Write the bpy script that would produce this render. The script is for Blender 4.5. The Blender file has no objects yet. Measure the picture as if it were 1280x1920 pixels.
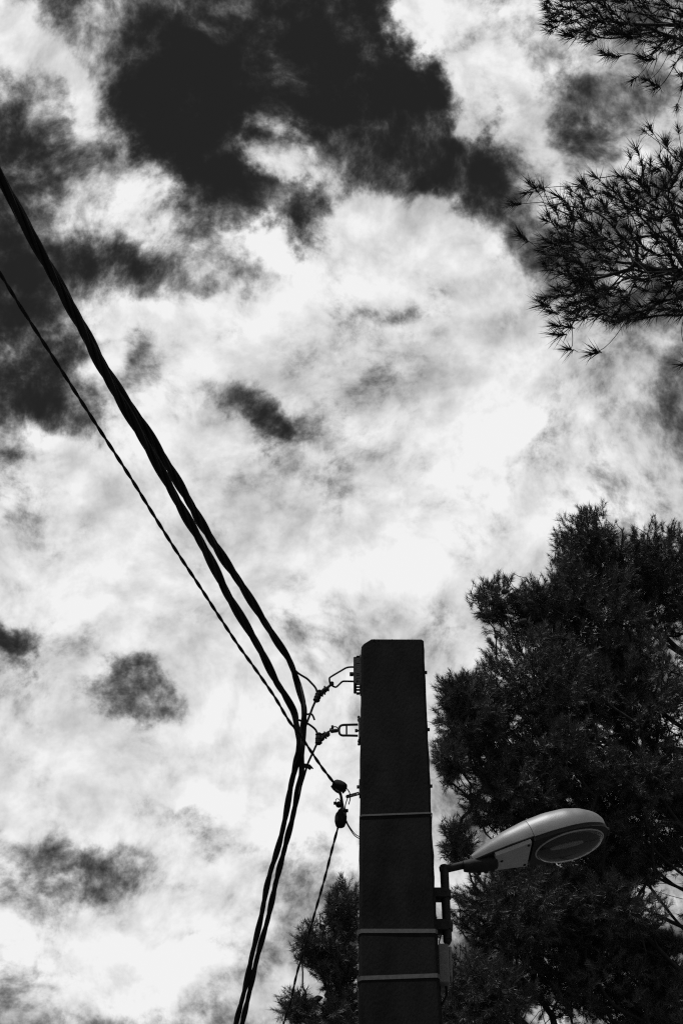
import bpy, math, os
import numpy as np
from mathutils import Vector, Matrix

# ------------------------------------------------------------------ camera
F = 4000.0                       # focal length in photograph pixels (1280 x 1920)
CAM = np.array([0.0, 0.0, 1.65])
PITCH = math.radians(41.5)
FWD = np.array([0.0, math.cos(PITCH), math.sin(PITCH)])
UPV = np.array([0.0, -math.sin(PITCH), math.cos(PITCH)])
RGT = np.array([1.0, 0.0, 0.0])
scene = bpy.context.scene
col = scene.collection
cam_d = bpy.data.cameras.new("camera")
cam_d.sensor_width = 36.0
cam_d.lens = 36.0 * F / 1920.0
cam_d.clip_start = 0.05
cam_d.clip_end = 6000.0
cam = bpy.data.objects.new("camera", cam_d)
cam.location = CAM
cam.rotation_euler = (math.radians(90) + PITCH, 0, 0)
col.objects.link(cam)
scene.camera = cam


def ray(px, py):
    d = FWD + RGT * ((px - 640.0) / F) + UPV * ((960.0 - py) / F)
    return d / np.linalg.norm(d)


def at(px, py, Y):
    """point at ground distance Y that the photograph shows at px, py"""
    d = ray(px, py)
    return CAM + d * (Y / d[1])


def at_z(px, py, z):
    d = ray(px, py)
    return CAM + d * ((z - CAM[2]) / d[2])


# ------------------------------------------------------------------ render settings
scene.view_settings.view_transform = 'Standard'
scene.view_settings.look = 'None'
scene.view_settings.exposure = 0.0
scene.view_settings.gamma = 1.0
scene.view_settings.use_curve_mapping = False
scene.cycles.use_denoising = False
scene.cycles.max_bounces = 5
scene.cycles.diffuse_bounces = 2
scene.cycles.glossy_bounces = 2
scene.cycles.transparent_max_bounces = 8
scene.cycles.sample_clamp_indirect = 4.0
scene.cycles.pixel_filter_type = 'BLACKMAN_HARRIS'
scene.cycles.filter_width = 1.2

# ------------------------------------------------------------------ sky and sun
SUN = np.array([-0.18, -0.19, 0.965])
SUN /= np.linalg.norm(SUN)
world = bpy.data.worlds.new("World")
scene.world = world
world.use_nodes = True
world.cycles.sampling_method = 'MANUAL'
world.cycles.sample_map_resolution = 512
wt = world.node_tree
wt.nodes.clear()


def N(tree, kind, **kw):
    n = tree.nodes.new(kind)
    for k, v in kw.items():
        setattr(n, k, v)
    return n


def math_node(tree, op, a, b=None, c=None, clamp=False):
    n = tree.nodes.new('ShaderNodeMath')
    n.operation = op
    n.use_clamp = clamp
    for i, v in enumerate((a, b, c)):
        if v is None:
            continue
        if isinstance(v, (int, float)):
            n.inputs[i].default_value = v
        else:
            tree.links.new(v, n.inputs[i])
    return n.outputs[0]


def build_sky(t):
    L = t.links.new
    m = lambda *a, **k: math_node(t, *a, **k)
    out = N(t, 'ShaderNodeOutputWorld')
    bg = N(t, 'ShaderNodeBackground')
    bg.inputs['Strength'].default_value = 0.1
    L(bg.outputs[0], out.inputs['Surface'])
    # clear sky, seen as through the deep red filter of the black and white picture
    sky = N(t, 'ShaderNodeTexSky', sky_type='NISHITA', sun_disc=False)
    sky.sun_elevation = math.asin(SUN[2])
    sky.sun_rotation = math.atan2(SUN[0], SUN[1])
    sky.altitude = 300
    sky.air_density = 1.0
    sky.dust_density = 0.6
    sep = N(t, 'ShaderNodeSeparateColor')
    L(sky.outputs[0], sep.inputs[0])
    clear = m('MULTIPLY', sep.outputs[0], SKY_RED)
    tc = N(t, 'ShaderNodeTexCoord')
    xyz = N(t, 'ShaderNodeSeparateXYZ')
    L(tc.outputs['Generated'], xyz.inputs[0])
    x, y, z = xyz.outputs
    # azimuth / elevation of the view of the sky
    az = m('MULTIPLY', m('ARCTAN2', x, y), 0.75)
    el = m('ARCSINE', z)
    ae = N(t, 'ShaderNodeCombineXYZ')
    L(az, ae.inputs[0]); L(el, ae.inputs[1])
    # cloud space: the sky's direction itself, so that puffs keep their shape down to the horizon
    deck = N(t, 'ShaderNodeVectorMath', operation='SCALE')
    L(tc.outputs['Generated'], deck.inputs[0]); deck.inputs['Scale'].default_value = 1.7

    def noise(scale, detail, rough, dist=0.0, vec=deck, off=(0, 0, 0), stretch=(1, 1, 1), rot=0.0):
        mp = N(t, 'ShaderNodeMapping')
        mp.inputs['Location'].default_value = off
        mp.inputs['Scale'].default_value = stretch
        mp.inputs['Rotation'].default_value = (0, 0, rot)
        L(vec.outputs[0], mp.inputs[0])
        n = N(t, 'ShaderNodeTexNoise', noise_dimensions='3D')
        n.inputs['Scale'].default_value = scale
        n.inputs['Detail'].default_value = detail
        n.inputs['Roughness'].default_value = rough
        n.inputs['Distortion'].default_value = dist
        L(mp.outputs[0], n.inputs['Vector'])
        return n
    # domain warp for torn, curling edges
    def warped(base, src, amount):
        w = N(t, 'ShaderNodeVectorMath', operation='SUBTRACT')
        L(src.outputs['Color'], w.inputs[0]); w.inputs[1].default_value = (0.5, 0.5, 0.5)
        sc = N(t, 'ShaderNodeVectorMath', operation='SCALE')
        L(w.outputs[0], sc.inputs[0]); sc.inputs['Scale'].default_value = amount
        ad = N(t, 'ShaderNodeVectorMath', operation='ADD')
        L(base.outputs[0], ad.inputs[0]); L(sc.outputs[0], ad.inputs[1])
        return ad
    w1 = noise(6.0, 2, 0.5, off=(4.1, 2.2, 0))
    w2 = noise(14.0, 6, 0.58, off=(14.1, 7.2, 0))
    wd = warped(deck, w1, 0.06)
    aw = warped(warped(ae, w1, 0.07), w2, 0.07)      # the placed masses get ragged outlines

    big = noise(3.2, 2, 0.5, vec=wd, off=(1.3, 0.2, 0))
    fine = noise(11.0, 14, 0.61, 0.0, vec=wd, off=(8.3, 5.1, 0))
    # the same puffs a little nearer the light: their difference shades the cloud tops
    lit = noise(11.0, 7, 0.60, 0.0, vec=wd, off=(8.3 + 0.004, 5.1 + 0.010, -0.018))
    und = noise(11.0, 7, 0.60, 0.0, vec=wd, off=(8.3, 5.1, 0))
    wisp = noise(26.0, 11, 0.68, 0.0, vec=wd, off=(2.3, 9.1, 0))
    rdg = noise(15.0, 9, 0.58, 0.0, vec=wd, off=(5.3, 1.1, 0))
    fil = m('ABSOLUTE', m('SUBTRACT', rdg.outputs['Fac'], 0.5))      # thin bright filaments where it crosses zero
    fil = m('SUBTRACT', 0.075, fil)
    crisp = noise(64.0, 10, 0.66, 0.0, vec=warped(wd, w2, 0.02), off=(21.3, 6.1, 0))
    soft = noise(6.0, 4, 0.5, 0.0, vec=wd, off=(12.3, 3.1, 0))
    cover = m('ADD', COVER, 0.0)
    cover = m('MULTIPLY_ADD', m('SUBTRACT', big.outputs['Fac'], 0.5), 0.5, cover)
    for (px, py, rx, ry, rot, amp) in MASSES:
        d = ray(px, py)
        mp = N(t, 'ShaderNodeMapping', vector_type='TEXTURE')
        mp.inputs['Location'].default_value = (0.75 * math.atan2(d[0], d[1]), math.asin(d[2]), 0)
        mp.inputs['Rotation'].default_value = (0, 0, math.radians(rot))
        mp.inputs['Scale'].default_value = (rx / F * 1.5, ry / F * 1.5, 1)
        L(aw.outputs[0], mp.inputs[0])
        ln = N(t, 'ShaderNodeVectorMath', operation='LENGTH')
        L(mp.outputs[0], ln.inputs[0])
        mr = N(t, 'ShaderNodeMapRange', interpolation_type='SMOOTHERSTEP')
        L(ln.outputs['Value'], mr.inputs['Value'])
        mr.inputs['From Min'].default_value = 0.0
        mr.inputs['From Max'].default_value = 1.0
        mr.inputs['To Min'].default_value = amp
        mr.inputs['To Max'].default_value = 0.0
        cover = m('ADD', cover, mr.outputs[0])
    cover = m('MINIMUM', m('SMOOTH_MAX', cover, -0.32, 0.35), 1.25)
    dens = m('MULTIPLY_ADD', m('SUBTRACT', fine.outputs['Fac'], 0.5), 2.75, cover)
    dens = m('MULTIPLY_ADD', m('SUBTRACT', wisp.outputs['Fac'], 0.5), 1.35, dens)
    dens = m('MULTIPLY_ADD', m('SUBTRACT', crisp.outputs['Fac'], 0.5), 0.95, dens)
    dens = m('MULTIPLY_ADD', fil, 1.5, dens)
    dens = m('MULTIPLY_ADD', dens, 1 / 1.55, 0.36 / 1.55)
    ramp = N(t, 'ShaderNodeValToRGB')
    cr = ramp.color_ramp
    cr.interpolation = 'B_SPLINE'
    cr.elements[0].position = 0.0; cr.elements[0].color = (0, 0, 0, 1)
    cr.elements[1].position = 1.0; cr.elements[1].color = (1, 1, 1, 1)
    for p, v in ((0.16, 0.006), (0.30, 0.045), (0.45, 0.17), (0.60, 0.46), (0.75, 0.82), (0.88, 0.97)):
        e = cr.elements.new(p); e.color = (v, v, v, 1)
    L(dens, ramp.inputs[0])
    cov = N(t, 'ShaderNodeSeparateColor'); L(ramp.outputs[0], cov.inputs[0])
    # thick and thin parts of the deck
    thick = N(t, 'ShaderNodeMapRange')
    L(soft.outputs['Fac'], thick.inputs['Value'])
    thick.inputs['From Min'].default_value = 0.32; thick.inputs['From Max'].default_value = 0.62
    thick.inputs['To Min'].default_value = 0.68; thick.inputs['To Max'].default_value = 1.0
    relief = m('MULTIPLY_ADD', m('SUBTRACT', und.outputs['Fac'], lit.outputs['Fac']), RELIEF, thick.outputs[0])
    lum = m('MULTIPLY_ADD', m('MULTIPLY', cov.outputs[0], relief), CLOUD, clear)
    lum = m('MINIMUM', lum, 8.9)
    cc = N(t, 'ShaderNodeCombineColor')
    for i in range(3):
        L(lum, cc.inputs[i])
    L(cc.outputs[0], bg.inputs['Color'])


SKY_RED = 0.15
CLOUD = 8.3
RELIEF = 1.8
COVER = 0.42
# large cloud masses (+) and clear gaps (-): direction, half sizes, tilt, amount
MASSES = [
    (420, 330, 140, 90, -20, -0.5), (330, 450, 170, 60, 10, -0.4),
    (640, 1000, 1500, 1300, 0, 0.26), (560, 1400, 800, 460, 0, 0.36), (740, 590, 330, 170, 0, 0.3), (430, 640, 170, 90, 20, 0.3), (330, 960, 330, 130, 0, 0.2),
    (450, 70, 360, 160, 0, -1.1), (680, 220, 270, 160, -20, -1.1), (855, 345, 150, 90, -20, -1.1),
    (510, 390, 120, 60, -25, -1.0), (350, 190, 170, 110, -20, -0.75), (60, 280, 150, 80, -20, -0.42),
    (50, 630, 230, 220, 0, -0.65), (230, 500, 190, 80, 5, -0.8), (110, 800, 160, 90, 15, -0.7),
    (20, 930, 110, 60, 10, -0.4), (60, 400, 170, 90, 0, -0.3), (400, 330, 80, 90, 0, -0.6),
    (1100, 250, 95, 45, 5, -0.4), (775, 80, 100, 75, -25, 1.0), (880, 190, 80, 50, -45, 0.7), (990, 480, 60, 100, 10, -0.45), (1180, 420, 140, 140, 0, -0.2),
    (515, 795, 90, 45, 0, -0.8), (690, 600, 60, 35, 0, -0.4), (450, 500, 90, 35, -10, -0.4),
    (25, 1240, 70, 50, 0, -0.95), (235, 1262, 58, 52, 0, -0.85), (300, 1515, 80, 45, -10, -0.5),
    (120, 1640, 210, 75, -8, -0.7), (570, 1595, 120, 65, 0, -0.3), (850, 1180, 70, 40, 0, -0.15), (800, 1110, 160, 80, 0, 0.45), (1000, 980, 220, 130, 0, 0.35), (150, 960, 170, 80, 0, 0.4),
    (15, 90, 100, 110, -40, 0.9), (130, 170, 150, 42, -38, 0.6), (260, 270, 120, 40, -45, 0.35), (280, 350, 80, 55, 0, 0.2), (250, 260, 200, 110, -20, -0.35),
    (505, 270, 45, 85, 35, 0.5), (850, 90, 170, 80, -25, 0.9), (950, 210, 130, 60, -40, 0.8), (700, 20, 60, 40, 0, -0.3), (1080, 80, 180, 90, 0, 0.2),
    (660, 360, 60, 40, 0, -0.25), (720, 740, 340, 280, 0, 0.25), (950, 800, 330, 200, 0, 0.15),
    (330, 1060, 400, 180, 0, 0.25), (450, 1380, 300, 100, 0, 0.2), (100, 1850, 250, 90, 0, 0.5), (400, 1850, 200, 100, 0, 0.45), (330, 1680, 120, 60, 0, 0.3),
    (310, 640, 110, 60, 20, 0.6), (480, 425, 110, 35, -20, 0.4), (740, 460, 150, 70, -10, 0.5), (60, 890, 90, 40, 20, 0.3),
    (560, 1480, 160, 60, 0, 0.2), (100, 1480, 160, 60, 0, 0.15),
]
build_sky(wt)

sun_d = bpy.data.lights.new("sun", 'SUN')
sun_d.energy = 3.2
sun_d.angle = math.radians(1.5)
sun_d.color = (1.0, 1.0, 1.0)
sun = bpy.data.objects.new("sun", sun_d)
sun.rotation_euler = Vector(-SUN).to_track_quat('-Z', 'Y').to_euler()
sun.location = (-8, -10, 40)
col.objects.link(sun)


# ------------------------------------------------------------------ materials (the picture is black and white)
def material(name, lo, hi=None, scale=20.0, rough=0.8, spec=0.3, metal=0.0, bump=0.0, bump_scale=80.0, stretch=(1, 1, 1)):
    mt = bpy.data.materials.new(name)
    mt.use_nodes = True
    t = mt.node_tree
    b = t.nodes['Principled BSDF']
    b.inputs['Roughness'].default_value = rough
    b.inputs['Specular IOR Level'].default_value = spec
    b.inputs['Metallic'].default_value = metal
    tc = N(t, 'ShaderNodeTexCoord')
    mp = N(t, 'ShaderNodeMapping')
    mp.inputs['Scale'].default_value = stretch
    t.links.new(tc.outputs['Object'], mp.inputs[0])
    nz = N(t, 'ShaderNodeTexNoise')
    nz.inputs['Scale'].default_value = scale
    nz.inputs['Detail'].default_value = 8
    nz.inputs['Roughness'].default_value = 0.65
    t.links.new(mp.outputs[0], nz.inputs['Vector'])
    hi = lo if hi is None else hi
    rp = N(t, 'ShaderNodeValToRGB')
    rp.color_ramp.elements[0].position = 0.3
    rp.color_ramp.elements[1].position = 0.7
    rp.color_ramp.elements[0].color = (lo, lo, lo, 1)
    rp.color_ramp.elements[1].color = (hi, hi, hi, 1)
    t.links.new(nz.outputs['Fac'], rp.inputs[0])
    t.links.new(rp.outputs[0], b.inputs['Base Color'])
    if bump:
        n2 = N(t, 'ShaderNodeTexNoise')
        n2.inputs['Scale'].default_value = bump_scale
        n2.inputs['Detail'].default_value = 6
        t.links.new(mp.outputs[0], n2.inputs['Vector'])
        bp = N(t, 'ShaderNodeBump')
        bp.inputs['Strength'].default_value = bump
        bp.inputs['Distance'].default_value = 0.01
        t.links.new(n2.outputs['Fac'], bp.inputs['Height'])
        t.links.new(bp.outputs[0], b.inputs['Normal'])
    return mt


M = {
    'ground': material('dry_soil', 0.06, 0.11, 3.0, 0.95, 0.1, bump=0.5, bump_scale=12),
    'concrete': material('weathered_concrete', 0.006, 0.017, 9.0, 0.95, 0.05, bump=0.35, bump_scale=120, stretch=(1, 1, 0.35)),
    'rubber': material('black_cable_sheath', 0.006, 0.011, 40.0, 0.7, 0.12),
    'plastic': material('black_polymer', 0.006, 0.012, 60.0, 0.8, 0.1),
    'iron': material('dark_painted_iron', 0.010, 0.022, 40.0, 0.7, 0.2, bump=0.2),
    'steel': material('steel_strap', 0.02, 0.07, 60.0, 0.55, 0.4),
    'paint': material('grey_lamp_paint', 0.12, 0.20, 9.0, 0.45, 0.45, bump=0.06, bump_scale=200),
    'door': material('grey_gear_door', 0.30, 0.38, 30.0, 0.7, 0.3, bump=0.08, bump_scale=200),
    'gasket': material('dark_lamp_recess', 0.02, 0.03, 30.0, 0.7, 0.2),
    'reflector': material('lamp_reflector', 0.16, 0.36, 20.0, 0.5, 0.5, metal=0.3),
    'bulb': material('frosted_bulb', 0.6, 0.7, 20.0, 0.3, 0.5),
    'box': material('grey_box_plastic', 0.12, 0.16, 30.0, 0.7, 0.3),
    'bark': material('pine_bark', 0.035, 0.09, 18.0, 0.95, 0.1, bump=0.8, bump_scale=30, stretch=(1, 1, 0.4)),
    'twig': material('pine_twig', 0.018, 0.035, 30.0, 0.9, 0.1),
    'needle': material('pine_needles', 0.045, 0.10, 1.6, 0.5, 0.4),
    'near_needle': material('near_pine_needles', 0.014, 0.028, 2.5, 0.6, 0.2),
    'cone': material('pine_cone_scales', 0.03, 0.06, 40.0, 0.9, 0.1, bump=0.8, bump_scale=60),
}
gl = bpy.data.materials.new('clear_lamp_bowl')
gl.use_nodes = True
gt = gl.node_tree
gt.nodes.clear()
go = N(gt, 'ShaderNodeOutputMaterial')
tr = N(gt, 'ShaderNodeBsdfTransparent'); tr.inputs[0].default_value = (0.75, 0.75, 0.75, 1)
gs = N(gt, 'ShaderNodeBsdfGlossy'); gs.inputs['Roughness'].default_value = 0.12
gs.inputs['Color'].default_value = (0.8, 0.8, 0.8, 1)
df = N(gt, 'ShaderNodeBsdfDiffuse'); df.inputs[0].default_value = (0.10, 0.10, 0.10, 1)
fr = N(gt, 'ShaderNodeFresnel'); fr.inputs[0].default_value = 1.45
m1 = N(gt, 'ShaderNodeMixShader'); m1.inputs[0].default_value = 0.22
m2 = N(gt, 'ShaderNodeMixShader')
gt.links.new(tr.outputs[0], m1.inputs[1]); gt.links.new(df.outputs[0], m1.inputs[2])
gt.links.new(fr.outputs[0], m2.inputs[0]); gt.links.new(m1.outputs[0], m2.inputs[1]); gt.links.new(gs.outputs[0], m2.inputs[2])
gt.links.new(m2.outputs[0], go.inputs['Surface'])
M['glass'] = gl


# ------------------------------------------------------------------ mesh helpers
class MB:
    """collects vertices and faces of one mesh object"""
    def __init__(self):
        self.v, self.f = [], []

    def add(self, verts, faces):
        o = len(self.v)
        self.v.extend([tuple(map(float, p)) for p in verts])
        self.f.extend([tuple(i + o for i in f) for f in faces])
        return self

    def box(self, c, s, rot=None, bevel=0.0):
        c = np.array(c, float); s = np.array(s, float) / 2
        R = np.eye(3) if rot is None else np.array(rot)
        if bevel <= 0:
            P = [(x, y, z) for z in (-1, 1) for (x, y) in ((-1, -1), (1, -1), (1, 1), (-1, 1))]
            V = [c + R @ (np.array(p) * s) for p in P]
            self.add(V, [(3, 2, 1, 0), (4, 5, 6, 7), (0, 1, 5, 4), (1, 2, 6, 5), (2, 3, 7, 6), (3, 0, 4, 7)])
        else:
            b = bevel
            ring = []
            for (sx, sy) in ((-1, -1), (1, -1), (1, 1), (-1, 1)):
                a = (sx * s[0], sy * (s[1] - b)); d = (sx * (s[0] - b), sy * s[1])
                ring += [a, d] if sx * sy > 0 else [d, a]
            V, n = [], len(ring)
            for (zz, k) in ((-s[2], b), (-s[2] + b, 0), (s[2] - b, 0), (s[2], b)):
                for (x, y) in ring:
                    V.append(c + R @ np.array((x * (1 - k / s[0]), y * (1 - k / s[1]), zz)))
            Fc = [tuple(reversed(range(n))), tuple(range(3 * n, 4 * n))]
            for j in range(3):
                for i in range(n):
                    Fc.append((j * n + i, j * n + (i + 1) % n, (j + 1) * n + (i + 1) % n, (j + 1) * n + i))
            self.add(V, Fc)
        return self

    def tube(self, pts, r, sides=8, caps=True):
        P = np.array(pts, float)
        n = len(P)
        r = np.full(n, r, float) if np.isscalar(r) else np.array(r, float)
        T = np.gradient(P, axis=0)
        T /= np.linalg.norm(T, axis=1)[:, None] + 1e-12
        a = np.array([0, 0, 1.0]) if abs(T[0][2]) < 0.9 else np.array([1.0, 0, 0])
        u = np.cross(T[0], a); u /= np.linalg.norm(u)
        V = []
        ang = np.linspace(0, 2 * math.pi, sides, endpoint=False)
        for i in range(n):
            u = u - T[i] * np.dot(u, T[i]); u /= np.linalg.norm(u)
            w = np.cross(T[i], u)
            for q in ang:
                V.append(P[i] + r[i] * (math.cos(q) * u + math.sin(q) * w))
        Fc = []
        for i in range(n - 1):
            for k in range(sides):
                Fc.append((i * sides + k, i * sides + (k + 1) % sides, (i + 1) * sides + (k + 1) % sides, (i + 1) * sides + k))
        if caps:
            Fc.append(tuple(reversed(range(sides))))
            Fc.append(tuple(range((n - 1) * sides, n * sides)))
        self.add(V, Fc)
        return self

    def blob(self, c, axis, prof, sides=12, squash=1.0, side=None):
        """lathe about axis: prof = [(along, radius)], squash flattens it across `side`"""
        c = np.array(c, float); a = np.array(axis, float); a /= np.linalg.norm(a)
        s = np.array(side if side is not None else ((0, 1, 0) if abs(a[1]) < 0.9 else (1, 0, 0)), float)
        s -= a * np.dot(a, s); s /= np.linalg.norm(s)
        w = np.cross(a, s)
        V, Fc, n = [], [], len(prof)
        for (l, r) in prof:
            for k in range(sides):
                q = 2 * math.pi * k / sides
                V.append(c + a * l + r * (math.cos(q) * w + squash * math.sin(q) * s))
        for i in range(n - 1):
            for k in range(sides):
                Fc.append((i * sides + k, i * sides + (k + 1) % sides, (i + 1) * sides + (k + 1) % sides, (i + 1) * sides + k))
        Fc.append(tuple(reversed(range(sides)))); Fc.append(tuple(range((n - 1) * sides, n * sides)))
        self.add(V, Fc)
        return self

    def build(self, name, mat, parent=None, smooth=True):
        me = bpy.data.meshes.new(name)
        me.from_pydata(self.v, [], self.f)
        me.materials.append(M[mat])
        me.update()
        if smooth:
            me.polygons.foreach_set('use_smooth', [True] * len(me.polygons))
            me.set_sharp_from_angle(angle=math.radians(38))
        return link(name, me, parent)


def link(name, me, parent=None):
    o = bpy.data.objects.new(name, me)
    col.objects.link(o)
    if parent is not None:
        o.parent = parent
        o.matrix_parent_inverse = parent_world(parent).inverted()
    return o


def parent_world(p):
    m = Matrix.Translation(p.location) @ p.rotation_euler.to_matrix().to_4x4()
    if p.parent is not None:
        m = parent_world(p.parent) @ p.matrix_parent_inverse @ m
    return m


def raw_mesh(name, V, tri_or_quad, mat, parent=None, smooth=False):
    """fast mesh from numpy arrays: V (n,3), faces (m,k)"""
    V = np.asarray(V, np.float32); Q = np.asarray(tri_or_quad, np.int32)
    me = bpy.data.meshes.new(name)
    me.vertices.add(len(V)); me.vertices.foreach_set('co', V.ravel())
    me.loops.add(Q.size); me.loops.foreach_set('vertex_index', Q.ravel())
    me.polygons.add(len(Q))
    me.polygons.foreach_set('loop_start', np.arange(0, Q.size, Q.shape[1], dtype=np.int32))
    me.polygons.foreach_set('use_smooth', np.full(len(Q), smooth))
    me.materials.append(M[mat])
    me.update(calc_edges=True)
    return link(name, me, parent)


def empty(name, loc, label, cat, group=None):
    o = bpy.data.objects.new(name, None)
    o.location = [float(c) for c in loc]
    o.empty_display_size = 0.1
    col.objects.link(o)
    return tag(o, label, cat, group)


def tag(o, label, cat, group=None):
    o['label'] = label
    o['category'] = cat
    if group:
        o['group'] = group
    return o


def smooth_path(P, step):
    """Catmull-Rom through P, resampled evenly"""
    P = np.array(P, float)
    E = np.vstack([2 * P[0] - P[1], P, 2 * P[-1] - P[-2]])
    out = []
    for i in range(1, len(E) - 2):
        p0, p1, p2, p3 = E[i - 1:i + 3]
        n = max(2, int(np.linalg.norm(p2 - p1) / step * 2))
        for t in np.linspace(0, 1, n, endpoint=False):
            out.append(0.5 * ((2 * p1) + (-p0 + p2) * t + (2 * p0 - 5 * p1 + 4 * p2 - p3) * t * t + (-p0 + 3 * p1 - 3 * p2 + p3) * t ** 3))
    out.append(E[-2])
    Q = np.array(out)
    d = np.r_[0, np.cumsum(np.linalg.norm(np.diff(Q, axis=0), axis=1))]
    s = np.linspace(0, d[-1], max(2, int(d[-1] / step)))
    return np.stack([np.interp(s, d, Q[:, k]) for k in range(3)], 1)


# ------------------------------------------------------------------ ground
g = MB()
n = 24
S = 1500.0
rg = np.random.default_rng(3)
lin = np.sign(np.linspace(-1, 1, n)) * np.abs(np.linspace(-1, 1, n)) ** 2.2 * S
gv = [(x, y, 0.0) for y in lin for x in lin]
g.add(gv, [(j * n + i, j * n + i + 1, (j + 1) * n + i + 1, (j + 1) * n + i) for j in range(n - 1) for i in range(n - 1)])
ground = g.build('ground', 'ground')
ground['kind'] = 'structure'

# ------------------------------------------------------------------ concrete pole
PY = 8.0                                     # ground distance of the pole's front face
top = at(735.5, 1199, PY)
low = at(749, 1900, PY)
ZT = top[2]


def half_w(z):                               # half width of the front face, tapering upwards
    wt_ = (793.5 - 677.0) / 2 / F * np.linalg.norm(top - CAM)
    wl_ = (824.0 - 674.0) / 2 / F * np.linalg.norm(low - CAM)
    return wt_ + (wl_ - wt_) * (ZT - z) / (ZT - low[2])


def mid_x(z):
    return top[0] + (low[0] - top[0]) * (ZT - z) / (ZT - low[2])


DEPTH = 0.24


def pole_section(z, grow=0.0, ch=0.02):
    w = half_w(z) + grow
    x0, x1 = mid_x(z) - w, mid_x(z) + w
    y0, y1 = PY - grow, PY + DEPTH + 0.008 * (ZT - z) + grow
    cl = 0.012
    cf = 0.011
    return [(x0 + cl, y0), (x1 - cf, y0), (x1, y0 + cf), (x1, y1 - ch), (x1 - ch, y1), (x0 + ch, y1), (x0, y1 - ch), (x0, y0 + cl)]


pole = empty('utility_pole', (mid_x(0), PY + 0.15, 0), 'tall dark square concrete utility pole with three steel straps', 'utility pole')
sh = MB()
zs = list(np.linspace(-0.6, ZT - 0.06, 150)) + [ZT - 0.045]
rgp = np.random.default_rng(5)
V, Fc = [], []
for z in zs:
    for (x, y) in pole_section(z):
        V.append((x + rgp.normal(0, 0.0013), y + rgp.normal(0, 0.0008), z))
# slightly broken head: the left corner is cut away
sec = pole_section(ZT)
cutl = 0.048
head = []
for (x, y) in sec:
    zz = ZT
    if x < mid_x(ZT) - half_w(ZT) + cutl:
        zz = ZT - 0.036 * (1 - (x - (mid_x(ZT) - half_w(ZT))) / cutl)
    head.append((x, y, zz))
V += head
ns = 8
for j in range(len(zs)):
    for i in range(ns):
        Fc.append((j * ns + i, j * ns + (i + 1) % ns, (j + 1) * ns + (i + 1) % ns, (j + 1) * ns + i))
# top: cut corner strip and crown, with a ridge line where the cut begins
x_c = mid_x(ZT) - half_w(ZT) + cutl
b = len(V)
V += [(x_c, sec[0][1], ZT + 0.001), (x_c, sec[5][1], ZT + 0.001)]
t0 = len(zs) * ns
Fc[-ns] = ((len(zs) - 1) * ns, (len(zs) - 1) * ns + 1, t0 + 1, b, t0)
Fc[-ns + 4] = ((len(zs) - 1) * ns + 4, (len(zs) - 1) * ns + 5, t0 + 5, b + 1, t0 + 4)
Fc += [(b, t0 + 1, t0 + 2, t0 + 3, t0 + 4, b + 1), (t0, b, b + 1, t0 + 5, t0 + 6, t0 + 7)]
sh.add(V, Fc)
# small casting burrs on the head
for k in range(16):
    xx = mid_x(ZT) + rgp.uniform(-0.6, 0.9) * half_w(ZT)
    sh.blob((xx, PY + rgp.uniform(0.0, 0.02), ZT - 0.004), (0, 0, 1), [(-0.002, 0.004), (0.003, 0.004), (rgp.uniform(0.004, 0.008), 0.0012)], 6)
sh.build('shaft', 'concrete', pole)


def strap(py, width, tilt, grow=0.003, buckle=True):
    z0 = at(745, py, PY)[2]
    mb = MB()
    inner, outer = pole_section(z0, 0.0005), pole_section(z0, grow)
    V, Fc = [], []
    for (x, y) in outer:
        zc = z0 + tilt * (x - mid_x(z0))
        V += [(x, y, zc - width / 2), (x, y, zc + width / 2)]
    for (x, y) in inner:
        zc = z0 + tilt * (x - mid_x(z0))
        V += [(x, y, zc - width / 2), (x, y, zc + width / 2)]
    for i in range(8):
        j = (i + 1) % 8
        Fc += [(2 * i, 2 * j, 2 * j + 1, 2 * i + 1), (16 + 2 * i + 1, 16 + 2 * j + 1, 16 + 2 * j, 16 + 2 * i),
               (2 * i + 1, 2 * j + 1, 16 + 2 * j + 1, 16 + 2 * i + 1), (16 + 2 * i, 16 + 2 * j, 2 * j, 2 * i)]
    mb.add(V, Fc)
    o = mb.build('steel_strap', 'steel', pole, smooth=False)
    if buckle:
        x0 = mid_x(z0) - half_w(z0)
        bk = MB()
        bk.box((x0 - 0.004, PY + 0.035, z0 - 0.002), (0.008, 0.05, width * 1.5), bevel=0.002)
        bk.build('strap_buckle', 'steel', o)


strap(1527, 0.009, 0.045, buckle=False)
strap(1746, 0.020, 0.0)
strap(1832, 0.020, 0.04)


def bolt(parent, p, axis, r=0.011, l=0.018, shank=0.012, mat='iron'):
    mb = MB()
    a = np.array(axis, float)
    mb.blob(np.array(p) , a, [(-0.012, r * 0.6), (shank, r * 0.6)], 8)
    mb.blob(np.array(p) + a * (shank - l * 0.55), a, [(0, r), (l * 0.9, r), (l, r * 0.85)], 6)
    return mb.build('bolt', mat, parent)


BY = PY + 0.11                              # depth of the fittings on the pole's side
for (px, py) in ((798, 1261), (803, 1368), (806, 1474)):
    z = at(px, py, BY)[2]
    bolt(pole, (mid_x(z) + half_w(z), BY, z), (1, 0, 0), r=0.009, l=0.012, shank=0.010)
    mb = MB(); mb.box((mid_x(z) + half_w(z) + 0.002, BY, z), (0.004, 0.045, 0.05), bevel=0.001)
    mb.build('washer', 'iron', pole)


def L2(pts, Y=BY):
    return [at(px, py, Y) for (px, py) in pts]


# ------------------------------------------------------------------ brackets on the pole's left face
def lface(py):
    z = at(675, py, BY)[2]
    return np.array((mid_x(z) - half_w(z), BY, z))


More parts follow.
